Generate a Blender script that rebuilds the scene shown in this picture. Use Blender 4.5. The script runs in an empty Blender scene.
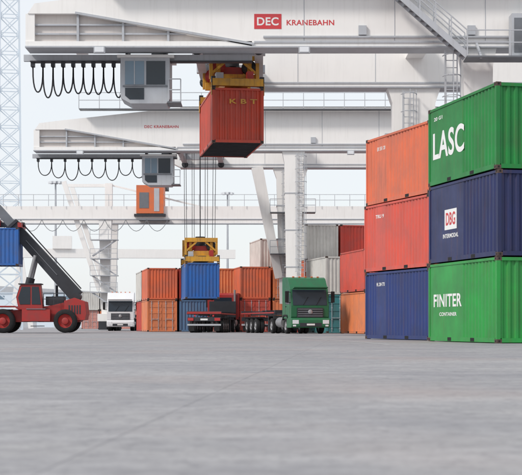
import bpy, bmesh, math, random
from mathutils import Matrix, Vector
random.seed(7)
sc=bpy.context.scene
def lin(c):
    return tuple(((x/255)/12.92 if x/255<=0.04045 else ((x/255+0.055)/1.055)**2.4) for x in c)
# ---------------------------------------------------------------- materials
def mat(name,rgb,rough=0.5,metal=0.0,var=0.25,scale=1.2,streak=0.0,rust=(0.12,0.05,0.025),spec=0.5,chips=0.0):
    m=bpy.data.materials.new(name); m.use_nodes=True
    nt=m.node_tree; N=nt.nodes; L=nt.links
    b=N['Principled BSDF']; b.inputs['Roughness'].default_value=rough; b.inputs['Metallic'].default_value=metal
    b.inputs['Specular IOR Level'].default_value=spec
    col=lin(rgb)+(1,)
    tc=N.new('ShaderNodeTexCoord'); 
    oi=N.new('ShaderNodeObjectInfo')
    add=N.new('ShaderNodeVectorMath'); add.operation='ADD'
    cx=N.new('ShaderNodeCombineXYZ')
    mm=N.new('ShaderNodeMath'); mm.operation='MULTIPLY'; mm.inputs[1].default_value=37.0
    L.new(oi.outputs['Random'],mm.inputs[0]); L.new(mm.outputs[0],cx.inputs[0]); L.new(mm.outputs[0],cx.inputs[1])
    L.new(tc.outputs['Object'],add.inputs[0]); L.new(cx.outputs[0],add.inputs[1])
    n=N.new('ShaderNodeTexNoise'); n.inputs['Scale'].default_value=scale; n.inputs['Detail'].default_value=6; n.inputs['Roughness'].default_value=0.62
    L.new(add.outputs[0],n.inputs['Vector'])
    r=N.new('ShaderNodeMapRange'); r.inputs['From Min'].default_value=0.3; r.inputs['From Max'].default_value=0.75
    L.new(n.outputs['Fac'],r.inputs['Value'])
    mx=N.new('ShaderNodeMix'); mx.data_type='RGBA'
    mx.inputs[6].default_value=col
    g=sum(col[:3])/3
    mx.inputs[7].default_value=tuple((c*(1-0.25)+g*0.25)*(1-var) for c in col[:3])+(1,)
    L.new(r.outputs[0],mx.inputs[0])
    out=mx.outputs[2]
    if streak>0:
        mp=N.new('ShaderNodeMapping'); mp.inputs['Scale'].default_value=(5,5,0.35)
        L.new(add.outputs[0],mp.inputs[0])
        n2=N.new('ShaderNodeTexNoise'); n2.inputs['Scale'].default_value=1.6; n2.inputs['Detail'].default_value=5
        L.new(mp.outputs[0],n2.inputs['Vector'])
        r2=N.new('ShaderNodeMapRange'); r2.inputs['From Min'].default_value=0.52; r2.inputs['From Max'].default_value=0.78; r2.inputs['To Max'].default_value=streak
        L.new(n2.outputs['Fac'],r2.inputs['Value'])
        m2=N.new('ShaderNodeMix'); m2.data_type='RGBA'; m2.inputs[7].default_value=tuple(rust)+(1,)
        L.new(r2.outputs[0],m2.inputs[0]); L.new(out,m2.inputs[6]); out=m2.outputs[2]
    if chips>0:
        n4=N.new('ShaderNodeTexNoise'); n4.inputs['Scale'].default_value=4.5; n4.inputs['Detail'].default_value=8; n4.inputs['Roughness'].default_value=.75
        L.new(add.outputs[0],n4.inputs['Vector'])
        r4=N.new('ShaderNodeMapRange'); r4.inputs['From Min'].default_value=0.66; r4.inputs['From Max'].default_value=0.71; r4.inputs['To Max'].default_value=chips
        L.new(n4.outputs['Fac'],r4.inputs['Value'])
        m4=N.new('ShaderNodeMix'); m4.data_type='RGBA'; m4.inputs[7].default_value=(.13,.06,.035,1)
        L.new(r4.outputs[0],m4.inputs[0]); L.new(out,m4.inputs[6]); out=m4.outputs[2]
    L.new(out,b.inputs['Base Color'])
    r3=N.new('ShaderNodeMapRange'); r3.inputs['To Min'].default_value=max(0.05,rough-0.12); r3.inputs['To Max'].default_value=min(1,rough+0.2)
    L.new(n.outputs['Fac'],r3.inputs['Value']); L.new(r3.outputs[0],b.inputs['Roughness'])
    return m
M={}
M['white']=mat('crane_white_paint',(240,238,235),0.5,var=0.06,scale=0.5,streak=0.16,rust=(0.44,0.41,0.38))
M['whiteclean']=mat('white_paint',(232,232,230),0.4,var=0.08)
M['beige']=mat('inner_web_paint',(216,208,203),0.55,var=0.12,scale=.6,streak=.15,rust=(.3,.27,.25))
M['lgrey']=mat('light_grey_paint',(182,186,192),0.5,var=0.15,streak=0.2,rust=(0.2,0.17,0.14))
M['grey']=mat('grey_steel',(118,122,128),0.5,var=0.25,metal=0.3)
M['dgrey']=mat('dark_steel',(58,60,66),0.55,var=0.3,metal=0.2)
M['black']=mat('black_rubber',(30,30,32),0.85,var=0.3,scale=5)
M['rim']=mat('wheel_rim',(170,170,172),0.4,var=0.3,metal=0.5)
M['glass']=mat('dark_glass',(38,48,58),0.12,var=0.1)
M['blueglass']=mat('cab_glass',(110,134,152),0.12,var=0.1)
M['yellow']=mat('spreader_yellow',(214,156,34),0.5,var=0.3,scale=2.5,streak=0.5)
M['redp']=mat('red_paint',(172,40,36),0.45,var=0.25,scale=2,streak=.25)
M['logored']=mat('logo_red',(208,50,58),0.5,var=0.08)
M['cable']=mat('cable_black',(40,40,46),0.7,var=0.2)
M['rope']=mat('steel_rope',(76,78,84),0.6,var=0.2)
M['wood']=mat('container_floor',(58,48,42),0.9,var=0.35)
M['cast']=mat('corner_casting',(90,70,62),0.7,var=0.4,scale=4)
M['lamp']=mat('headlamp_lens',(225,228,232),0.15,var=0.05)
M['redlamp']=mat('tail_lamp_lens',(190,30,28),0.25,var=0.1)
M['orange']=mat('orange_paint',(222,110,52),0.5,var=0.2)
M['skyblue']=mat('pale_blue_steel',(212,225,236),0.55,var=0.06)
C={}
def cm(k,rgb,**kw):
    d=dict(rough=0.45,var=0.24,scale=1.0,streak=0.32,chips=.5); d.update(kw)
    C[k]=mat('container_'+k+'_paint',rgb,**d)
cm('green',(8,130,54),streak=0.25,chips=.3); cm('green2',(34,154,64),streak=0.25,chips=.3)
cm('navy',(26,38,90)); cm('navy2',(30,54,118)); cm('orange',(222,108,68)); cm('salmon',(216,82,64))
cm('red',(196,58,42)); cm('blue',(30,98,176)); cm('brown',(140,62,50)); cm('pale',(210,208,202)); cm('teal',(66,138,142))
cm('lorange',(232,134,82)); cm('pink',(210,146,134)); cm('hang',(196,60,30),streak=0.45); cm('steelblue',(90,126,164))
# ---------------------------------------------------------------- builder
class B:
    def __init__(s): s.v=[];s.f=[];s.m=[];s.sm=[];s.mats=[]
    def mi(s,k):
        m=M[k] if isinstance(k,str) else k
        if m not in s.mats: s.mats.append(m)
        return s.mats.index(m)
    def add(s,vs,fs,k,smooth=False):
        o=len(s.v); s.v+= [tuple(v) for v in vs]; i=s.mi(k)
        for f in fs: s.f.append(tuple(o+a for a in f)); s.m.append(i); s.sm.append(smooth)
    def box(s,c,d,k,R=None):
        vs=[]
        for x in(-.5,.5):
            for y in(-.5,.5):
                for z in(-.5,.5):
                    p=Vector((x*d[0],y*d[1],z*d[2]))
                    if R: p=R@p
                    vs.append(p+Vector(c))
        s.add(vs,[(0,1,3,2),(4,6,7,5),(0,4,5,1),(2,3,7,6),(0,2,6,4),(1,5,7,3)],k)
    def bb(s,x0,x1,y0,y1,z0,z1,k): s.box(((x0+x1)/2,(y0+y1)/2,(z0+z1)/2),(abs(x1-x0),abs(y1-y0),abs(z1-z0)),k)
    def beam(s,p,q,w,h,k,w2=None,h2=None):
        p=Vector(p);q=Vector(q);d=(q-p).normalized()
        up=Vector((0,0,1)) if abs(d.z)<0.98 else Vector((0,1,0))
        a=d.cross(up).normalized(); u=a.cross(d).normalized()
        w2=w if w2 is None else w2; h2=h if h2 is None else h2
        vs=[]
        for P,W,H in((p,w,h),(q,w2,h2)):
            for i,j in((-1,-1),(1,-1),(1,1),(-1,1)): vs.append(P+a*W/2*i+u*H/2*j)
        s.add(vs,[(0,1,2,3),(7,6,5,4),(0,4,5,1),(1,5,6,2),(2,6,7,3),(3,7,4,0)],k)
    def cyl(s,p,q,r,k,n=12,r2=None):
        p=Vector(p);q=Vector(q);d=(q-p).normalized()
        up=Vector((0,0,1)) if abs(d.z)<0.98 else Vector((0,1,0))
        a=d.cross(up).normalized(); u=a.cross(d).normalized(); r2=r if r2 is None else r2
        c0=[p+(a*math.cos(t)+u*math.sin(t))*r for t in [2*math.pi*i/n for i in range(n)]]
        c1=[q+(a*math.cos(t)+u*math.sin(t))*r2 for t in [2*math.pi*i/n for i in range(n)]]
        s.add(c0+c1,[(i,(i+1)%n,n+(i+1)%n,n+i) for i in range(n)],k,True)
        s.add(c0,[tuple(range(n))],k); s.add(c1,[tuple(range(n))],k)
    def prism(s,pts,ax,a,b,k):
        n=len(pts)
        if ax=='x': vs=[(a,p[0],p[1]) for p in pts]+[(b,p[0],p[1]) for p in pts]
        elif ax=='y': vs=[(p[0],a,p[1]) for p in pts]+[(p[0],b,p[1]) for p in pts]
        else: vs=[(p[0],p[1],a) for p in pts]+[(p[0],p[1],b) for p in pts]
        s.add(vs,[tuple(range(n)),tuple(range(2*n-1,n-1,-1))]+[(i,(i+1)%n,n+(i+1)%n,n+i) for i in range(n)],k)
    def lathe(s,c,ax,prof,k,n=28):
        c=Vector(c); A=Vector((1,0,0)) if ax=='x' else Vector((0,1,0)); U=Vector((0,0,1)); W=A.cross(U)
        vs=[]
        for r,t in prof:
            for i in range(n):
                a=2*math.pi*i/n; vs.append(c+A*t+(W*math.cos(a)+U*math.sin(a))*r)
        fs=[]
        for j in range(len(prof)-1):
            for i in range(n): fs.append((j*n+i,j*n+(i+1)%n,(j+1)*n+(i+1)%n,(j+1)*n+i))
        s.add(vs,fs,k,True)
    def wheel(s,c,ax,r,w,rim='rim'):
        h=w/2
        s.lathe(c,ax,[(r*.58,-h*.8),(r*.62,-h),(r*.9,-h),(r*.98,-h*.82),(r,-h*.5),(r,h*.5),(r*.98,h*.82),(r*.9,h),(r*.62,h),(r*.58,h*.8)],'black')
        s.lathe(c,ax,[(r*.6,-h*.9),(r*.52,-h*.5),(r*.3,-h*.35),(r*.28,-h*1.0),(r*.1,-h*1.05),(0.001,-h*1.05)],rim)
        s.lathe(c,ax,[(r*.6,h*.9),(r*.52,h*.5),(r*.3,h*.35),(r*.28,h*1.0),(r*.1,h*1.05),(0.001,h*1.05)],rim)
    def mesh(s,name):
        me=bpy.data.meshes.new(name); me.from_pydata(s.v,[],s.f)
        for m in s.mats: me.materials.append(m)
        for i,p in enumerate(me.polygons): p.material_index=s.m[i]; p.use_smooth=s.sm[i]
        bm=bmesh.new(); bm.from_mesh(me); bmesh.ops.recalc_face_normals(bm,faces=bm.faces); bm.to_mesh(me); bm.free()
        return me
    def make(s,name,loc=(0,0,0),rz=0,bevel=0,parent=None):
        o=bpy.data.objects.new(name,s.mesh(name)); sc.collection.objects.link(o)
        o.location=loc; o.rotation_euler=(0,0,rz)
        if parent: o.parent=parent
        if bevel:
            md=o.modifiers.new('bevel','BEVEL'); md.width=bevel; md.segments=2; md.limit_method='ANGLE'; md.angle_limit=math.radians(50); md.harden_normals=False
        return o
def text(name,s,k,parent,cols,loc,width,height):
    cu=bpy.data.curves.new(name,'FONT'); cu.body=s; cu.align_x='CENTER'; cu.align_y='CENTER'; cu.extrude=0.0015; cu.offset=0.022; cu.space_character=1.06
    o=bpy.data.objects.new(name+'_tmp',cu); sc.collection.objects.link(o)
    bpy.context.view_layer.update()
    dg=bpy.context.evaluated_depsgraph_get()
    me=bpy.data.meshes.new_from_object(o.evaluated_get(dg)); 
    bpy.data.objects.remove(o)
    xs=[v.co.x for v in me.vertices]; ys=[v.co.y for v in me.vertices]
    sx=width/(max(xs)-min(xs)); sy=height/(max(ys)-min(ys)); mx=(max(xs)+min(xs))/2; my=(max(ys)+min(ys))/2
    X,Y,Z=[Vector(c) for c in cols]
    for v in me.vertices:
        p=X*((v.co.x-mx)*sx)+Y*((v.co.y-my)*sy)+Z*v.co.z
        v.co=p
    me.materials.clear(); me.materials.append(M[k] if isinstance(k,str) else k)
    t=bpy.data.objects.new(name,me); sc.collection.objects.link(t); t.parent=parent; t.location=loc
    return t
SIDE=((0,-1,0),(0,0,1),(-1,0,0)); FRONT=((1,0,0),(0,0,1),(0,-1,0))
# ---------------------------------------------------------------- containers
def corr(b,kind,pos,sgn,a0,a1,z0,z1,k,flat=None,depth=0.036,pitch=0.278):
    pts=[];t=a0
    while t<a1-1e-6:
        for dt,off in((0,0),(0.072,0),(0.139,1),(0.211,1)):
            if t+dt<a1: 
                o=off
                if flat and flat[0]<=t+dt<=flat[1]: o=0
                pts.append((t+dt,o))
        t+=pitch
    pts.append((a1,0))
    vs=[];fs=[]
    for i,(a,o) in enumerate(pts):
        q=pos-sgn*depth*o
        for z in(z0,z1): vs.append((q,a,z) if kind=='x' else (a,q,z))
    for i in range(len(pts)-1): fs.append((2*i,2*i+2,2*i+3,2*i+1))
    b.add(vs,fs,k)
_cache={}
def cmesh(flat=None):
    if flat in _cache: return _cache[flat]
    b=B(); P=C['green']; W=1.219; Lh=3.029; H=2.591
    b.mi(P); 
    for sx in(-1,1):
        corr(b,'x',sx*1.195,sx,-Lh+.1,Lh-.1,.15,H-.09,P,flat=flat if sx<0 else None)
        b.bb(sx*W,sx*(W-.07),-Lh+.16,Lh-.16,.02,.16,P)
        b.bb(sx*W,sx*(W-.07),-Lh+.16,Lh-.16,H-.10,H-.02,P)
        for sy in(-1,1):
            b.bb(sx*W,sx*(W-.12),sy*Lh,sy*(Lh-.12),.118,H-.118,P)
            for z in(0,H-.118):
                b.bb(sx*(W+.002),sx*(W-.16),sy*(Lh+.002),sy*(Lh-.178),z,z+.118,'cast')
                b.bb(sx*(W+.004),sx*(W-.01),sy*(Lh-.05),sy*(Lh-.13),z+.035,z+.085,'black')
                b.bb(sx*(W-.05),sx*(W-.11),sy*(Lh+.004),sy*(Lh-.01),z+.03,z+.09,'black')
    for y in(-1.02,1.02):
        for sx in(-1,1): b.bb(sx*(W+.003),sx*(W-.02),y-.17,y+.17,.03,.145,'black')
    corr(b,'y',-Lh+.03,-1,-W+.12,W-.12,.15,H-.12,P,depth=.045,pitch=.25)
    b.bb(-W+.16,W-.16,-Lh,-Lh+.07,.02,.15,P); b.bb(-W+.16,W-.16,-Lh,-Lh+.07,H-.12,H-.02,P)
    b.bb(-W+.16,W-.16,Lh-.07,Lh,.02,.13,P); b.bb(-W+.16,W-.16,Lh-.07,Lh,H-.12,H-.02,P)
    for sx in(-1,1):
        b.bb(sx*.012,sx*(W-.12),Lh-.10,Lh-.045,.13,H-.12,P)
        for z in(.5,1.05,1.6,2.1): b.bb(sx*.08,sx*(W-.2),Lh-.05,Lh-.02,z-.12,z+.12,P)
        for x in(.3,.85):
            b.cyl((sx*x,Lh+.0,.08),(sx*x,Lh+.0,H-.08),.02,'lgrey',8)
            for z in(.3,.9,1.7,2.3): b.bb(sx*x-.04,sx*x+.04,Lh-.045,Lh+.015,z-.03,z+.03,'lgrey')
            b.bb(sx*x-.02,sx*x+.3*(-1 if x>.5 else 1)*sx,Lh+.01,Lh+.03,1.0,1.04,'lgrey')
    b.bb(-W+.07,W-.07,-Lh+.07,Lh-.07,H-.07,H-.03,P)
    for i in range(20): b.bb(-W+.2,W-.2,-Lh+.3+i*.28,-Lh+.4+i*.28,H-.03,H-.015,P)
    b.bb(-W+.07,W-.07,-Lh+.07,Lh-.07,.12,.15,'wood')
    for i in range(19): b.bb(-W+.07,W-.07,-Lh+.3+i*.3,-Lh+.35+i*.3,.03,.12,'dgrey')
    _cache[flat]=b.mesh('container_mesh'); return _cache[flat]
def container(loc,rz,col,flat=None):
    o=bpy.data.objects.new('shipping_container',cmesh(flat)); sc.collection.objects.link(o)
    o.location=loc; o.rotation_euler=(0,0,rz)
    o.material_slots[0].link='OBJECT'; o.material_slots[0].material=C[col]
    return o
H=2.603
th=math.radians(12.9); cx,cy=7.53,46.38
FL=(-.2,3.1)
g=[container((cx+dx,cy,.005+i*H),th+dr,c,FL) for i,(c,dx,dr) in enumerate([('green2',0,0),('navy',.02,.003),('green',-.01,-.002)])]
def ctext(o,s,k,y,z,w,h): return text('lettering',s,k,o,SIDE,(-1.2005,y,z),w,h)
ctext(g[2],'LASC','whiteclean',1.15,1.3,2.9,.9)
ctext(g[2],'20 G1','whiteclean',2.1,2.2,.8,.12)
ctext(g[0],'FINITER','whiteclean',1.25,1.35,2.6,.42)
ctext(g[0],'CONTAINER','whiteclean',1.2,.9,1.6,.12)
b=B(); b.bb(-.002,.002,-.55,.55,-.3,.36,'whiteclean'); pl=b.make('logo_plate',(-1.199,1.0,1.35),0,parent=g[1])
text('lettering','DBG','logored',g[1],SIDE,(-1.204,1.0,1.4),.85,.42)
ctext(g[1],'INTERMODAL','whiteclean',1.0,.85,1.4,.14)
for o in g:
    for r,(s,w) in enumerate((('TCKU 482 1176',1.5),('22G1',.5))): text('lettering',s,'whiteclean',o,FRONT,(.35,-3.008,2.2-.22*r),w*.6,.11)
ex=Vector((math.cos(th),math.sin(th)))
for i,c in enumerate(['navy2','green','navy']): container((cx+ex.x*2.6,cy+ex.y*2.6,.005+i*H),th,c)
th2=math.radians(17.7)
s2=[container((6.18+dx,54.46,.005+i*H),th2+dr,c,(1.0,2.0)) for i,(c,dx,dr) in enumerate([('navy2',0,0),('salmon',-.03,.004),('orange',.02,-.003)])]
text('lettering','HL 204 773','whiteclean',s2[0],SIDE,(-1.2005,1.5,2.1),.8,.14)
text('lettering','TRU 9','whiteclean',s2[1],SIDE,(-1.2005,1.5,2.1),.8,.14)
text('lettering','EX 551 20','whiteclean',s2[2],SIDE,(-1.2005,1.5,2.1),.8,.14)
for i,c in enumerate(['brown','navy','orange']): container((6.18+2.55,54.46+.8,.005+i*H),th2,c)
def block(x0,y0,rz,cols,rows,heights,palette,gap=.35):
    e=(math.cos(rz),math.sin(rz)); f=(-math.sin(rz),math.cos(rz)); k=0
    for r in range(rows):
        for c in range(cols):
            hh=heights[(r*cols+c)%len(heights)]
            for l in range(hh):
                X=x0+e[0]*c*2.62+f[0]*r*(6.06+gap); Y=y0+e[1]*c*2.62+f[1]*r*(6.06+gap)
                flip=math.pi if (k%3==0) else 0
                container((X+random.uniform(-.04,.04),Y+random.uniform(-.15,.15),.005+l*H),rz+flip,palette[k%len(palette)]); k+=1
block(-8.5,121,math.radians(9),3,2,[2,2,2,2,2,2],['lorange','orange','steelblue','red','pink','lorange','red','pale','orange','red','brown','lorange'])
block(-.9,118,math.radians(9),2,2,[2,2,2,3],['salmon','orange','lorange','lorange','orange','salmon','red','pale','pale'])
block(6.9,91,math.radians(11),2,1,[2,2],['lorange','salmon','red','brown'])
block(5.0,101,math.radians(11),3,2,[2,2,2,3,3,2],['teal','pale','red','pale','teal','salmon','red','orange','pale'])
block(3.6,122,math.radians(11),3,1,[3,3,3],['red','pale','salmon','teal','brown','pale'])
block(-24,205,math.radians(4),6,1,[2,2,1,2,2,2],['pink','pale','lorange','pale','pink','steelblue'])
block(-44,190,math.radians(4),5,1,[1,2,2,2,1],['pale','pink','steelblue','pale','lorange'])
# ---------------------------------------------------------------- cranes
def rail(b,p,q,k='lgrey',h=1.1,step=1.4,r=.03):
    p=Vector(p);q=Vector(q);n=max(1,int((q-p).length/step))
    for i in range(n+1):
        a=p.lerp(q,i/n); b.beam(a,a+Vector((0,0,h)),r*1.6,r*1.6,k)
    for z in(h,h*.52): b.beam(p+Vector((0,0,z)),q+Vector((0,0,z)),r*1.5,r*1.5,k)
def ladder(b,x,y,z0,z1,k='lgrey'):
    for s in(-.25,.25): b.beam((x+s,y,z0),(x+s,y,z1),.05,.05,k)
    z=z0
    while z<z1: b.beam((x-.25,y,z),(x+.25,y,z),.035,.035,k); z+=.32
    z=z0+2
    while z<z1:
        pts=[(x+.4*math.cos(a),y-.05-.65*math.sin(a)) for a in [math.pi*i/6 for i in range(7)]]
        for i in range(6): b.beam((*pts[i],z),(*pts[i+1],z),.05,.03,k)
        z+=.9
    for a in (0.5,1.57,2.6): b.beam((x+.4*math.cos(a),y-.05-.65*math.sin(a),z0+2),(x+.4*math.cos(a),y-.05-.65*math.sin(a),z1),.04,.03,k)
def crane(name,X,Y,xt,near_off,brace,nl,fx,stairs,cabx):
    b=B()
    main=[(32,12.85),(-8.2,12.85),(-16.1,14.3),(-18.2,14.3),(-17.9,14.75),(-16.3,14.95),(-8,15.85),(32,15.85)]
    b.prism(main,'y',-6,-4.8,'white')
    b.prism([(-8.4,12.87),(-18.15,12.87),(-18.18,14.32),(-16.1,14.32),(-8.3,12.9)],'y',-5.7,-5.2,'beige')
    b.bb(-18.3,-8.3,-6.0,-4.8,12.85,13.08,'white')
    b.bb(-18.3,-17.9,-5.95,-4.85,13.08,14.3,'white')
    for z,xe in((13.4,-11.2),(13.8,-13.4)): b.bb(-17.9,xe,-5.85,-5.7,z,z+.07,'lgrey')
    for x in(-16,-14,-12): b.bb(x-.05,x+.05,-5.9,-5.7,13.08,13.0+(-8.2-x)*.163,'lgrey')
    far=[(32,12.85),(-8.6,12.85),(-9.3,13.2),(-9.6,14.9),(-17.5,15.0),(-17.5,15.3),(-8,15.85),(32,15.85)]
    b.prism(far,'y',4.8,6,'white')
    b.bb(-8.6,32,4.68,6.12,12.78,12.85,'lgrey'); b.bb(-18.3,32,-6.12,-4.68,12.78,12.848,'lgrey')
    for y0 in(-6,4.8):
        b.bb(-8.2,32,y0-.05,y0,13.0,13.08,'lgrey')
        x=-6
        while x<32: b.bb(x-.015,x+.015,y0-.012,y0,13.1,15.6,'lgrey'); x+=4.0
        b.bb(-8,32,y0+.45,y0+.55,15.85,15.98,'dgrey')
    b.bb(-7.8,31,-6.1,-6.0,13.22,13.3,'lgrey')
    for x in(-3.6,1.2,9.5): b.bb(x,x+.35,-6.14,-6.0,13.34,13.75,'lgrey')
    b.beam((-16.1,-6.03,14.33),(-8.2,-6.03,12.95),.06,.1,'lgrey')
    b.bb(-17.4,-16.8,-4.8,4.8,14.5,14.98,'white'); b.bb(31.2,31.8,-4.8,4.8,13.2,14.8,'white')
    b.bb(-15,32,-6.9,-6.05,15.6,15.66,'grey'); rail(b,(-15,-6.88,15.66),(32,-6.88,15.66))
    b.bb(-8,32,6.05,6.9,13.6,13.66,'grey'); rail(b,(-8,6.88,13.66),(32,6.88,13.66))
    b.bb(-18.6,-8.3,-4.62,-4.42,12.45,12.74,'lgrey')
    b.bb(-18.3,-8.3,-4.75,-4.3,12.40,12.45,'dgrey')
    n=nl;x0,x1=fx; w=(x1-x0)/n
    for i in range(n):
        a=x0+i*w; pr=None; dr=(1.15+.3*random.random()) if w<.6 else 1.0+.35*((i*7)%3)/2
        b.bb(a-.08,a+.08,-4.68,-4.36,12.2,12.40,'dgrey')
        for j in range(13):
            t=j/12; px=a+w*(.5-.5*math.cos(math.pi*t)) ; pz=12.22-dr*(math.sin(math.pi*t))**.7
            p=(px,-4.52,pz)
            if pr: b.beam(pr,p,.06,.06,'cable')
            pr=p
    for lx in(0,30):
        for y,off,w in((5.4,0,2.2),(-5.4,near_off if lx==0 else 0,1.3)):
            b.prism([(lx+off-w*.38,2.2),(lx+off+w*.38,2.2),(lx+off+w*.5,12.0),(lx+off+w*.62,12.78),(lx+off-w*.62,12.78),(lx+off-w*.5,12.0)],'y',y-.55,y+.55,'white')
            for z in(4.6,7.2,9.8): b.bb(lx+off-w*.5,lx+off+w*.5,y-.575,y+.575,z,z+.08,'lgrey')
        b.bb(lx-.6,lx+.6+(near_off if lx==0 else 0),-7.6,7.6,1.3,2.2,'white')
        b.bb(lx-.45,lx+.45,-4.8,4.8,14.3,15.4,'white')
        for y in(-6.6,6.6):
            b.bb(lx-.45,lx+.45,y-1.5,y+1.5,.75,1.28,'yellow')
            for dy in(-1,-.35,.35,1): b.lathe((lx,y+dy,.33),'x',[(0.01,-.2),(.2,-.2),(.32,-.18),(.32,.18),(.2,.2),(.01,.2)],'dgrey',20)
    ladder(b,-.3,4.6,2.3,12.6); ladder(b,.5,-6.05,2.3,12.6)
    for z in (6.0,9.2):
        b.bb(-1.6,1.9,3.6,4.8,z,z+.06,'grey'); rail(b,(-1.6,3.62,z+.06),(1.9,3.62,z+.06),h=1.0)
    if brace:
        b.beam((-2.6,4.9,12.78),(-.9,5.0,4.2),.9,1.5,'white',.6,.7)
    if stairs:
        for y in(-7.4,-6.7):
            b.beam((-2.4,y,15.2),(1.0,y,12.2),.06,.26,'lgrey')
            rail(b,(-2.4,y,15.3),(1.0,y,12.3),'lgrey',1.0,.8)
        for i in range(14):
            t=(i+.5)/14; b.bb(-2.4+3.4*t-.13,-2.4+3.4*t+.13,-7.37,-6.73,15.2-3*t-.02,15.2-3*t+.02,'grey')
        b.bb(1.0,6.5,-7.5,-6.2,12.1,12.17,'grey'); rail(b,(1.0,-7.48,12.17),(6.5,-7.48,12.17),'lgrey')
        for x in(1.6,3.6,5.6): b.beam((x,-7.4,12.1),(x,-6.1,12.95),.1,.1,'lgrey')
        b.bb(3.0,4.2,-7.0,-6.2,12.17,14.1,'lgrey'); b.bb(3.1,4.1,-7.02,-7.0,12.4,13.9,'grey')
    for x in(-15,-6,4):
        b.bb(x-.25,x+.25,-6.35,-6.12,12.5,12.8,'lgrey'); b.bb(x-.2,x+.2,-6.37,-6.35,12.54,12.76,'lamp')
    for dx in(-1.4,1.4):
        b.bb(xt+dx-.2,xt+dx+.2,-4.7,4.7,13.1,13.65,'lgrey')
        for y in(-4.5,4.5): b.lathe((xt+dx,y,13.0),'y',[(.01,-.12),(.25,-.12),(.25,.12),(.01,.12)],'dgrey',16)
    b.bb(xt-1.7,xt+1.7,-2.6,-2.2,13.12,13.5,'lgrey'); b.bb(xt-1.7,xt+1.7,2.2,2.6,13.12,13.5,'lgrey')
    b.cyl((xt-1,-1.2,13.9),(xt+1,-1.2,13.9),.38,'dgrey',16); b.cyl((xt-1,1.2,13.9),(xt+1,1.2,13.9),.38,'dgrey',16)
    b.bb(xt-1.8,xt+1.8,-3.8,-2.7,13.65,14.9,'lgrey'); b.bb(xt-1.5,xt-.2,2.7,3.9,13.65,14.6,'blueglass')
    b.bb(cabx,xt,-3.4,-3.1,13.2,13.45,'lgrey'); b.bb(cabx,xt,-4.3,-4.1,13.0,13.25,'lgrey')
    c=cabx
    b.prism([(c-1.15,10.75),(c-.7,10.5),(c+.9,10.5),(c+1.05,10.7),(c+1.05,12.55),(c-1.15,12.55)],'y',-4.9,-3.1,'lgrey')
    b.bb(c-1.3,c+1.25,-5.05,-2.95,12.55,12.67,'whiteclean')
    b.bb(c-.95,c-.1,-4.93,-4.9,11.35,12.4,'blueglass'); b.bb(c+.0,c+.85,-4.93,-4.9,11.35,12.4,'glass')
    b.bb(c-.55,c-.51,-4.95,-4.93,11.35,12.4,'lgrey'); b.bb(c-1.05,c+.95,-4.96,-4.9,11.25,11.31,'grey')
    b.prism([(c-.95,10.85),(c-.75,10.68),(c-.1,10.68),(c-.1,11.2),(c-.95,11.2)],'y',-4.92,-4.9,'glass')
    b.bb(c-1.18,c-1.15,-4.75,-3.25,11.0,12.35,'glass')
    b.bb(c+.95,c+1.55,-5.0,-3.6,10.52,10.58,'grey'); rail(b,(c+1.0,-5.0,10.58),(c+1.55,-5.0,10.58),h=1.0,step=.5)
    for dx in(-.9,.8):
        for y in(-4.6,-3.4): b.bb(c+dx-.06,c+dx+.06,y-.06,y+.06,12.67,13.1,'dgrey')
    b.bb(c+.2,c+.9,-4.5,-3.6,12.67,13.0,'grey')
    return b.make(name,(X,Y,0),0)
def spreader(X,Y,zt,rz,ztop,body='yellow'):
    b=B(); z=.12
    b.bb(-.55,.55,-2.4,2.4,z,z+.42,body); b.bb(-.28,.28,-2.85,2.85,z+.05,z+.35,'dgrey')
    for y in(-2.9,2.9):
        b.bb(-1.2,1.2,y-.14,y+.14,z-.04,z+.3,body)
        for x in(-1.15,1.15):
            b.bb(x-.1,x+.1,y-.1,y+.1,z-.1,z+.4,'dgrey')
            b.bb(x+(.08 if x>0 else -.1),x+(.1 if x>0 else -.08),y-.12,y+.12,-.35,z+.1,body)
    for y in(-1.3,1.3):
        b.bb(-1.1,1.1,y-.12,y+.12,z+.42,z+.78,body)
        for x in(-.75,.75):
            b.lathe((x,y,z+1.12),'y',[(.01,-.1),(.36,-.1),(.3,0),(.36,.1),(.01,.1)],'redp' if x<0 else 'dgrey',18)
            b.bb(x-.1,x+.1,y-.17,y-.12,z+.6,z+1.4,body); b.bb(x-.1,x+.1,y+.12,y+.17,z+.6,z+1.4,body)
    for x in(-.8,.8): b.bb(x-.09,x+.09,-1.5,1.5,z+.78,z+.95,body)
    for y in(-1.55,1.55):
        b.bb(-1.2,1.2,y-.09,y+.09,z+1.42,z+1.72,body)
        for x in(-1.12,1.12): b.bb(x-.08,x+.08,y-.07,y+.07,z+.5,z+1.42,body)
        b.beam((-1.05,y,z+.8),(-.3,y,z+1.45),.1,.12,body); b.beam((1.05,y,z+.8),(.3,y,z+1.45),.1,.12,body)
    b.bb(-.4,.35,-.9,.9,z+.42,z+1.25,'dgrey'); b.bb(-.5,.5,-1.2,-1.15,z+.5,z+1.15,'redp'); b.cyl((0,-.6,z+1.25),(0,-.6,z+1.85),.36,'cable',14)
    b.bb(.55,.85,-2.2,-1.6,z+.3,z+.8,'redp'); b.bb(-.95,-.6,-2.3,-1.75,z+.35,z+.7,'lgrey')
    for x in(-.75,.75):
        for y in(-1.3,1.3):
            for d in(-.3,.3): b.cyl((x+d*.9,y,z+1.05),(x*1.05+d,y*1.0,ztop-zt),.02,'rope',6)
    b.cyl((0,-.6,z+1.4),(0,-.4,ztop-zt),.035,'cable',6)
    b.make('container_spreader',(X,Y,zt),rz)
k1=crane('gantry_crane',7.9,70,-9.4,1.7,False,9,(-18.2,-14.1),True,-13.05)
b=B(); b.bb(-.6,.6,-.015,0,-.33,.33,'logored'); b.make('logo_plate',(-7.6,-6.0,13.95),0,parent=k1)
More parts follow.
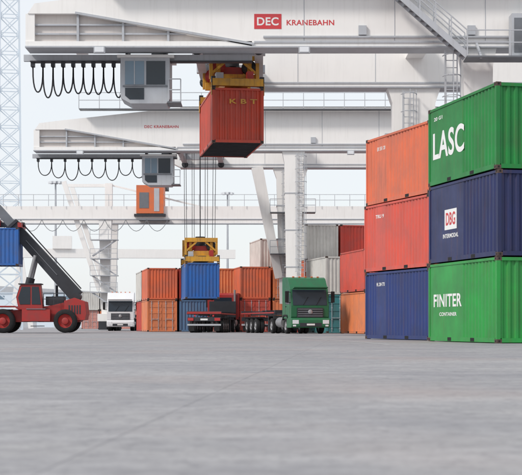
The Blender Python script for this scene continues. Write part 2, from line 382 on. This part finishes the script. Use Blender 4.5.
text('lettering','DEC','whiteclean',k1,FRONT,(-7.6,-6.018,13.95),.95,.36)
text('lettering','KRANEBAHN','logored',k1,FRONT,(-5.72,-6.004,13.9),2.1,.24)
spreader(-1.5,71,11.69,math.radians(8),13.7)
hc=container((-1.5,71,9.09),math.radians(8),'hang')
text('lettering','K B T','yellow',hc,FRONT,(0.25,-3.05,1.95),1.3,.22)
k2=crane('gantry_crane',2.3,108,-6.8,0,True,10,(-18.2,-8.6),False,-9.6)
text('lettering','DEC KRANEBAHN','logored',k2,FRONT,(-9.3,-6.004,14.5),2.4,.2)
spreader(-4.5,106.5,5.02,math.radians(6),13.5)
container((-4.5,106.5,2.42),math.radians(6),'blue')
b=B()
for y in(-3,3):
    b.bb(-14,32,y-.4,y+.4,10.7,11.9,'white'); b.bb(-14,32,y-.5,y+.5,10.62,10.7,'lgrey')
b.bb(-14,-13.4,-2.6,2.6,10.8,11.7,'white'); rail(b,(-14,-3.6,11.9),(32,-3.6,11.9))
for lx in(0,31):
    for y in(-3,3):
        b.prism([(lx-.35,1.6),(lx+.35,1.6),(lx+.6,10.6),(lx-.6,10.6)],'y',y-.4,y+.4,'white')
        b.beam((lx-.6,y,3.9),(lx-4.0,y,14.3),.35,.45,'white')
    b.bb(lx-.5,lx+.5,-5.5,5.5,.9,1.6,'white')
    for y in(-4.6,4.6): b.bb(lx-.4,lx+.4,y-1,y+1,.1,.9,'dgrey')
    for z in(3.6,5.2,6.8,8.6):
        b.bb(lx-1.3,lx+1.3,-4.6,-3.4,z,z+.08,'lgrey'); rail(b,(lx-1.3,-4.58,z+.08),(lx+1.3,-4.58,z+.08),h=.9,step=.8)
        s=1 if int(z*10)%4 else -1
        b.beam((lx-s*1.1,-4.2,z-1.5),(lx+s*1.1,-4.2,z),.5,.12,'lgrey')
    b.bb(lx-.35,lx+.35,-.35,.35,10.6,14.4,'white')
    b.beam((lx-4,0,14.2),(lx,0,14.2),.3,.3,'white'); b.beam((lx,0,14.3),(lx+10,0,11.9),.15,.15,'white')
b.bb(3.0,5.6,-3.7,-1.2,11.2,13.9,'orange'); b.bb(3.3,4.2,-3.73,-3.7,11.7,13.2,'grey'); b.bb(2.8,5.8,-3.8,3.2,10.9,11.15,'dgrey'); b.bb(4.4,5.7,-3.0,3,13.9,14.3,'dgrey'); b.bb(4.7,5.2,-3.73,-3.7,11.4,13.6,'lgrey')
for i in range(9):
    a=-12+i*2.0; pr=None
    for j in range(9):
        t=j/8; p=(a+2*t,-3.7,10.6-1.1*math.sin(math.pi*t)**.8)
        if pr: b.beam(pr,p,.05,.05,'grey')
        pr=p
b.make('portal_crane',(-14.9,142,0),0)
b=B()
b.bb(-22,26,-.6,.6,11.2,12.6,'white')
for lx in(-8,18):
    b.beam((lx-1.6,0,0),(lx,0,11.2),.8,.8,'white'); b.beam((lx+1.6,0,0),(lx,0,11.2),.8,.8,'white')
    b.bb(lx-1.3,lx+1.3,-.3,.3,4,4.5,'white')
b.bb(-3,0,-1,1,12.6,14.6,'white')
b.make('portal_crane',(-30,230,0),math.radians(6))
b=B()
def lattice(b,w0,w1,hh,seg,k,t=.1):
    P=lambda i,s:(s[0]*(w0+(w1-w0)*i/seg)/2,s[1]*(w0+(w1-w0)*i/seg)/2,hh*i/seg)
    cs=[(-1,-1),(1,-1),(1,1),(-1,1)]
    for s in cs: b.beam(P(0,s),P(seg,s),t*1.6,t*1.6,k)
    for i in range(seg):
        for j in range(4):
            a,c=cs[j],cs[(j+1)%4]
            b.beam(P(i,a),P(i+1,c),t*.7,t*.7,k); b.beam(P(i,c),P(i+1,a),t*.7,t*.7,k); b.beam(P(i,a),P(i,c),t*.7,t*.7,k)
lattice(b,2.8,2.0,42,20,'skyblue',.12)
b.bb(-1.4,1.4,-1.4,1.4,42,42.15,'skyblue')
for x in(-1.1,-.4,.4,1.1): b.bb(x-.25,x+.25,-1.5,-1.3,42.2,42.8,'lamp')
b.make('lattice_light_tower',(-28.6,165,0),math.radians(10))
for X,Y in((-34,240),(-6,260),(30,230)):
    b=B(); b.cyl((0,0,0),(0,0,24),.28,'lgrey',12,.14); b.cyl((0,0,24),(0,0,24.3),1.0,'lgrey',16)
    for i in range(8):
        a=i*math.pi/4; b.box((1.0*math.cos(a),1.0*math.sin(a),24.1),(.4,.4,.35),'lamp')
    b.make('light_mast',(X,Y,0))
# ---------------------------------------------------------------- trucks
def truck(loc,rz,paint,name='container_truck',L=13.5,highroof=True):
    b=B(); p=paint
    top=3.55 if highroof else 3.05
    prof=[(0.12,.95),(-.02,1.05),(-.05,1.75),(0.2,2.78),(0.32,2.95),(0.75,top-.08),(1.0,top),(2.0,top),(2.12,top-.15),(2.12,1.0),(1.95,.95)]
    b.prism(prof,'x',-1.22,1.22,p)
    b.prism([(-.075,1.78),(.165,2.76),(.2,2.76),(-.03,1.78)],'x',-1.1,1.1,'glass')
    b.box((-.02,.12-.28,2.86),(2.2,.42,.06),p,Matrix.Rotation(math.radians(-12),3,'X'))
    for x in(-.45,.4): b.beam((x,-.1,1.8),(x+.35,.02,2.3),.02,.03,'black')
    b.bb(-.85,.85,-.10,-.03,1.02,1.62,'dgrey')
    for i in range(4): b.bb(-.8,.8,-.125,-.10,1.08+i*.14,1.14+i*.14,'grey')
    b.lathe((0,-.13,1.36),'y',[(.001,-.02),(.13,-.02),(.15,0),(.13,.02)],'rim',18)
    b.prism([(.95,.38),(-.12,.38),(-.22,.5),(-.22,.85),(-.1,1.0),(.95,1.0)],'x',-1.24,1.24,p)
    b.bb(-.7,.7,-.235,-.22,.45,.68,'dgrey'); b.bb(-.26,.26,-.25,-.235,.52,.63,'whiteclean')
    for s in(-1,1):
        b.bb(s*.78,s*1.18,-.24,-.2,.62,.86,'lamp'); b.bb(s*.95,s*1.15,-.235,-.2,.46,.56,'lamp')
        b.prism([(.32,1.85),(.5,2.7),(1.25,2.7),(1.25,1.85)],'x',s*1.2,s*1.232,'glass')
        for y in(.28,1.38): b.bb(s*1.2,s*1.226,y-.012,y+.012,1.05,2.8,'dgrey')
        b.bb(s*1.22,s*1.26,1.15,1.3,1.68,1.73,'black')
        b.beam((s*1.2,.15,2.6),(s*1.5,.0,2.6),.04,.04,'black'); b.beam((s*1.2,.15,1.95),(s*1.5,.0,1.95),.04,.04,'black')
        b.bb(s*1.38,s*1.6,-.06,.06,1.95,2.65,'black')
        b.prism([(.75,.95),(.85,1.15),(1.1,1.2),(1.6,1.2),(1.85,1.15),(1.98,.85),(1.9,.85),(1.8,1.05),(1.55,1.1),(1.15,1.1),(.9,1.05)],'x',s*1.0,s*1.27,'black')
        b.wheel((s*1.07,1.35,.5),'x',.5,.3)
        for dx in(.78,1.1): b.wheel((s*dx,4.9,.5),'x',.5,.27)
        b.prism([(4.2,.9),(4.4,1.12),(5.4,1.12),(5.6,.9),(5.64,.93),(5.42,1.17),(4.38,1.17),(4.16,.93)],'x',s*.65,s*1.25,'black')
        b.cyl((s*.88,2.5,.72),(s*.88,3.9,.72),.33,'rim',18)
        b.bb(s*.38,s*.48,.6,6.2,.8,1.05,'dgrey')
    for x in(-.8,-.4,0,.4,.8): b.bb(x-.06,x+.06,.95,1.08,top-.01,top+.06,'orange')
    b.cyl((-.95,2.25,1.1),(-.95,2.25,3.3),.08,'rim',12)
    b.bb(-1.05,1.05,2.2,2.35,1.1,2.4,'dgrey')
    if not highroof: b.bb(-.7,.7,2.12,2.14,1.9,2.7,'glass')
    b.cyl((0,4.9,1.05),(0,4.9,1.2),.5,'dgrey',16)
    for s in(-1,1):
        b.bb(s*.4,s*.52,3.9,L,1.22,1.5,'dgrey')
        for y in(L-4.2,L-2.9,L-1.6):
            for dx in(.8,1.1): b.wheel((s*dx,y,.5),'x',.5,.27)
        b.bb(s*.7,s*1.24,L-4.8,L-1.0,1.06,1.1,'black')
        b.bb(s*1.22,s*1.25,4.2,L,1.3,1.4,'redp')
        b.bb(s*.75,s*1.15,L+.02,L+.08,.85,1.05,'redlamp'); b.bb(s*1.0,s*1.08,6.2,6.4,.1,1.2,'dgrey')
        b.bb(s*.6,s*.72,L+.02,L+.05,1.14,1.26,'redlamp'); b.bb(s*.7,s*1.1,L+.0,L+.03,.12,.48,'black')
    for y in(4.0,L-6.2,L-.1,6.3): b.bb(-1.24,1.24,y-.1,y+.1,1.3,1.52,'dgrey')
    b.bb(-1.22,1.22,L,L+.03,1.33,1.49,'redp')
    b.bb(-1.2,1.2,L-.05,L+.02,.5,.62,'lgrey'); b.bb(-1.2,1.2,L-.03,L+.02,.82,1.1,'dgrey')
    b.bb(-.26,.26,L+.02,L+.04,.88,1.0,'whiteclean')
    for y in(L-4.2,L-2.9,L-1.6): b.cyl((-.9,y,.5),(.9,y,.5),.07,'dgrey',8)
    b.cyl((-.95,1.35,.5),(.95,1.35,.5),.07,'dgrey',8); b.bb(-.45,.45,.6,2.6,.6,1.1,'dgrey')
    return b.make(name,loc,rz,bevel=.025)
gt=mat('truck_green_paint',(28,110,68),0.35,var=0.15,scale=2,streak=.2); rt=mat('truck_red_paint',(176,36,32),0.4,var=0.15)
wt=mat('truck_white_paint',(226,228,230),0.35,var=0.08)
truck((3.05,90.5,0),math.radians(14),gt)
truck((-12.9,133,0),math.radians(2),wt)
truck((-2.8,116,0),math.radians(180-5.2),rt,L=13.5,highroof=False)
# ---------------------------------------------------------------- reach stacker (faces -X)
b=B(); R='redp'
b.prism([(-2.9,.75),(3.0,.75),(3.35,1.1),(3.35,2.0),(2.6,2.25),(1.2,1.9),(-1.5,1.55),(-2.9,1.45)],'y',-.95,.95,R)
b.prism([(2.0,.8),(3.4,.9),(3.5,1.3),(3.4,2.15),(2.7,2.4),(2.0,2.2)],'y',-1.35,1.35,R)
for y in(-1.5,1.5):
    b.wheel((-2.1,y,.82),'y',.82,.75,'redp'); b.wheel((2.1,y*.95,.82),'y',.8,.6,'redp')
    b.prism([(-3.2,1.6),(-2.9,1.85),(-1.3,1.85),(-1.0,1.6),(-1.0,1.54),(-1.3,1.78),(-2.9,1.78),(-3.2,1.54)],'y',y-.42,y+.42,R)
    b.bb(-.8,1.1,y-.35,y+.35,.8,1.6,R); b.bb(-.5,.8,y-.4,y+.4,1.6,1.66,'grey')
    for i in range(2): b.bb(-.2,.3,y-.5,y+.5,.45+i*.3,.5+i*.3,'dgrey')
b.prism([(-1.1,1.6),(-1.25,2.4),(-.95,3.3),(.35,3.3),(.55,1.6)],'y',-1.3,-.2,R)
b.prism([(-1.0,1.95),(-1.12,2.4),(-.88,3.15),(-.3,3.15),(-.3,1.95)],'y',-1.33,-1.3,'glass'); b.prism([(-.2,1.95),(-.2,3.15),(.28,3.15),(.42,1.95)],'y',-1.33,-1.3,'glass')
b.beam((-1.27,-.75,2.42),(-1.0,-.75,3.25),.95,.03,'glass')
b.bb(-1.1,.45,-1.4,-.1,3.3,3.38,'dgrey')
b.bb(.7,1.9,-.9,.9,1.9,2.5,'dgrey'); rail(b,(.6,-1.3,1.9),(2.0,-1.3,1.9),'dgrey',h=.8,step=.6)
b.cyl((1.3,.6,2.4),(1.3,.6,3.3),.09,'dgrey',10)
for i in range(5): b.bb(2.3+i*.18,2.4+i*.18,-1.37,-1.35,1.3,1.9,'dgrey')
P0=Vector((2.75,0.15,2.5)); d=Vector((-5.3,0,5.9)).normalized(); 
b.beam(P0,P0+d*6.6,.85,.95,'dgrey',.8,.8); b.beam(P0+d*6.2,P0+d*9.6,.6,.6,'grey'); b.beam(P0+d*6.55,P0+d*6.75,.95,.95,'dgrey')
hose=P0+Vector((.3,-.3,.55)); b.beam(hose,hose+d*6,.08,.08,'cable')
q=P0+d*2+Vector((0,-.45,0)); b.beam(q,q+d*3.2,.03,.05,'grey')
b.cyl(P0+Vector((0,-.7,0)),P0+Vector((0,.7,0)),.28,'dgrey',16)
for y in(-.6,.9):
    e=P0+d*4.2+Vector((0,y-.15,-.3)); s0=Vector((-1.0,y,1.5)); b.cyl(s0,s0.lerp(e,.6),.2,'dgrey',14); b.cyl(s0.lerp(e,.58),e,.11,'rim',12)
tip=P0+d*9.6
b.beam(tip,tip+Vector((-.3,0,-.9)),.6,.6,'dgrey'); hz=7.2
b.cyl(tip+Vector((-.3,0,-.8)),(tip.x-.3,.15,hz+.45),.3,'dgrey',14)
b.bb(tip.x-1.7,tip.x+1.2,-.45,.75,hz+.12,hz+.55,'redp'); b.bb(tip.x-3.4,tip.x+2.8,-.1,.4,hz+.1,hz+.42,'dgrey')
for s in(-3.2,2.6): b.bb(tip.x+s-.12,tip.x+s+.12,-1.1,1.4,hz+.02,hz+.34,'redp')
b.make('reach_stacker',(-15.45,100,0),math.radians(2),bevel=.03)
container((-15.45+tip.x-.5,100-.05,7.2-2.6),math.radians(92),'blue')
# ---------------------------------------------------------------- distant buildings
def warehouse(x,y,w,dp,h,k):
    b=B(); b.bb(-w/2,w/2,0,dp,0,h,k); b.prism([(-w/2-.3,h),(0,h+2),(w/2+.3,h)],'y',-.4,dp+.4,'lgrey')
    n=int(w/8)
    for i in range(n):
        xx=-w/2+4+i*8; b.bb(xx-1.9,xx+1.9,-.05,0,0,4.3,'lgrey'); b.bb(xx-2.6,xx+2.6,-.05,0,h-1.6,h-.8,'blueglass')
    b.make('warehouse',(x,y,0))
warehouse(-70,330,70,30,8,'skyblue'); warehouse(20,420,110,40,10,'skyblue'); warehouse(-160,420,100,30,9,'whiteclean')
b=B()
tm=mat('distant_foliage',(88,106,94),0.9,var=0.4,scale=.1)
for x in range(-260,260,3):
    h=7+3*math.sin(x*.13)+random.uniform(-2,2.5)
    for q in range(5):
        c=Vector((x+random.uniform(-2,2),random.uniform(-4,4),h*random.uniform(.25,.95))); r=random.uniform(1,2.6)
        pts=[c+Vector((random.uniform(-r,r),random.uniform(-r,r),random.uniform(-r,r))) for _ in range(6)]
        b.add(pts,[(0,1,2),(2,3,4),(4,5,0),(1,3,5),(0,2,4),(1,4,5)],tm)
    b.cyl((x,0,0),(x,0,h*.6),.25,tm,5,.1)
b.make('distant_trees',(0,520,0))
# ---------------------------------------------------------------- ground
gm=bpy.data.materials.new('concrete_yard'); gm.use_nodes=True; nt=gm.node_tree; N=nt.nodes; L=nt.links; bs=N['Principled BSDF']
tc=N.new('ShaderNodeTexCoord')
def noise(sx,sy,scale,detail=6,rough=.6):
    mp=N.new('ShaderNodeMapping'); mp.inputs['Scale'].default_value=(sx,sy,1); L.new(tc.outputs['Object'],mp.inputs[0])
    n=N.new('ShaderNodeTexNoise'); n.inputs['Scale'].default_value=scale; n.inputs['Detail'].default_value=detail; n.inputs['Roughness'].default_value=rough
    L.new(mp.outputs[0],n.inputs['Vector']); return n
def mr(src,a,b_,c,d):
    r=N.new('ShaderNodeMapRange'); r.inputs[1].default_value=a; r.inputs[2].default_value=b_; r.inputs[3].default_value=c; r.inputs[4].default_value=d; L.new(src,r.inputs[0]); return r.outputs[0]
def mix(f,a,c,mode='MIX'):
    m=N.new('ShaderNodeMix'); m.data_type='RGBA'; m.blend_type=mode
    if hasattr(f,'is_linked'): L.new(f,m.inputs[0])
    else: m.inputs[0].default_value=f
    for s,i in((a,6),(c,7)):
        if isinstance(s,tuple): m.inputs[i].default_value=s
        else: L.new(s,m.inputs[i])
    return m.outputs[2]
n1=noise(1,1,.35); n2=noise(1,1,4.5,8,.72); n3=noise(1,1,30,5,.75); n4=noise(.35,1,1.3,6,.65); n5=noise(1,1,.12,3); n6=noise(1,.6,9,6,.7)
c=mix(mr(n1.outputs[0],.38,.62,0,1),(.375,.365,.368,1),(.29,.286,.302,1))
c=mix(mr(n2.outputs[0],.44,.64,0,.7),c,(.235,.232,.244,1))
c=mix(mr(n4.outputs[0],.5,.66,0,.65),c,(.45,.44,.448,1))
c=mix(mr(n6.outputs[0],.52,.66,0,.65),c,(.18,.178,.19,1))
c=mix(mr(n3.outputs[0],.4,.65,0,.5),c,(.2,.2,.207,1))
c=mix(mr(n5.outputs[0],.52,.66,0,.35),c,(.40,.31,.28,1))
br=N.new('ShaderNodeTexBrick'); br.offset=0; br.inputs['Scale'].default_value=1; br.inputs['Brick Width'].default_value=6; br.inputs['Row Height'].default_value=6; br.inputs['Mortar Size'].default_value=.012; br.inputs['Mortar Smooth'].default_value=.6
br.inputs['Color1'].default_value=(1,1,1,1); br.inputs['Color2'].default_value=(.9,.9,.91,1); br.inputs['Mortar'].default_value=(.72,.72,.73,1)
mp=N.new('ShaderNodeMapping'); mp.inputs['Rotation'].default_value=(0,0,math.radians(4)); mp.inputs['Location'].default_value=(1.2,.6,0); L.new(tc.outputs['Object'],mp.inputs[0]); L.new(mp.outputs[0],br.inputs['Vector'])
c=mix(1.0,c,br.outputs['Color'],'MULTIPLY')
L.new(c,bs.inputs['Base Color'])
L.new(mr(n2.outputs[0],.3,.7,.5,.85),bs.inputs['Roughness']); bs.inputs['Specular IOR Level'].default_value=.3
bp=N.new('ShaderNodeBump'); bp.inputs['Strength'].default_value=.8; bp.inputs['Distance'].default_value=.012; L.new(n2.outputs[0],bp.inputs['Height']); L.new(bp.outputs[0],bs.inputs['Normal'])
b=B(); S=2500; b.add([(-S,-S,0),(S,-S,0),(S,S,0),(-S,S,0)],[(0,1,2,3)],gm); b.make('ground')
lm=mat('worn_road_paint',(200,200,202),.7,var=.6,scale=6)
b=B()
def strip(x0,y0,x1,y1,w):
    p=Vector((x0,y0));q=Vector((x1,y1)); n=(q-p).normalized(); n=Vector((-n.y,n.x))*w/2
    b.add([(p.x+n.x,p.y+n.y,.004),(q.x+n.x,q.y+n.y,.004),(q.x-n.x,q.y-n.y,.004),(p.x-n.x,p.y-n.y,.004)],[(0,1,2,3)],lm)
strip(3.6,40,1.0,75,.15)
b.make('lane_marking')
rm=mat('rail_steel',(120,112,108),.4,metal=.6)
for X in(7.9,37.9,2.3):
    b=B(); b.bb(X-.04,X+.04,58 if X!=2.3 else 98,300,-.01,.012,rm); b.make('crane_rail')
# ---------------------------------------------------------------- light
w=bpy.data.worlds.new('World'); sc.world=w; w.use_nodes=True; nt=w.node_tree; N=nt.nodes; L=nt.links
bg=N['Background']; sk=N.new('ShaderNodeTexSky'); sk.sky_type='NISHITA'; sk.sun_disc=False
el=math.radians(42); az=math.atan2(-.75,-.6)
sk.sun_elevation=el; sk.sun_rotation=az%(2*math.pi); sk.dust_density=1; sk.air_density=1.2; sk.ozone_density=1
tc=N.new('ShaderNodeTexCoord'); mp=N.new('ShaderNodeMapping'); mp.inputs['Scale'].default_value=(1,1,3.5); L.new(tc.outputs['Generated'],mp.inputs[0])
cn=N.new('ShaderNodeTexNoise'); cn.inputs['Scale'].default_value=2.2; cn.inputs['Detail'].default_value=7; L.new(mp.outputs[0],cn.inputs['Vector'])
cr=N.new('ShaderNodeMapRange'); cr.inputs[1].default_value=.3; cr.inputs[2].default_value=.65; cr.inputs[3].default_value=.78; cr.inputs[4].default_value=.97; L.new(cn.outputs[0],cr.inputs[0])
mx=N.new('ShaderNodeMix'); mx.data_type='RGBA'; mx.inputs[7].default_value=(6.0,6.22,6.5,1)
L.new(cr.outputs[0],mx.inputs[0]); L.new(sk.outputs[0],mx.inputs[6]); L.new(mx.outputs[2],bg.inputs['Color'])
bg.inputs['Strength'].default_value=.15
sd=bpy.data.lights.new('sun','SUN'); sd.energy=2.4; sd.angle=math.radians(10); sd.color=(1,.94,.88)
so=bpy.data.objects.new('sun',sd); sc.collection.objects.link(so)
dv=Vector((math.sin(az)*math.cos(el),math.cos(az)*math.cos(el),math.sin(el)))
so.rotation_euler=dv.to_track_quat('Z','Y').to_euler(); so.location=dv*50
# ---------------------------------------------------------------- camera
cd=bpy.data.cameras.new('camera'); co=bpy.data.objects.new('camera',cd); sc.collection.objects.link(co); sc.camera=co
co.location=(0,0,.55); co.rotation_euler=(math.radians(90),0,0)
cd.sensor_width=36; cd.lens=100; cd.shift_y=.1676; cd.clip_end=4000; cd.clip_start=.1
cd.dof.use_dof=True; cd.dof.focus_distance=62; cd.dof.aperture_fstop=4.5
sc.view_settings.view_transform='Standard'; sc.view_settings.look='None'; sc.view_settings.exposure=0
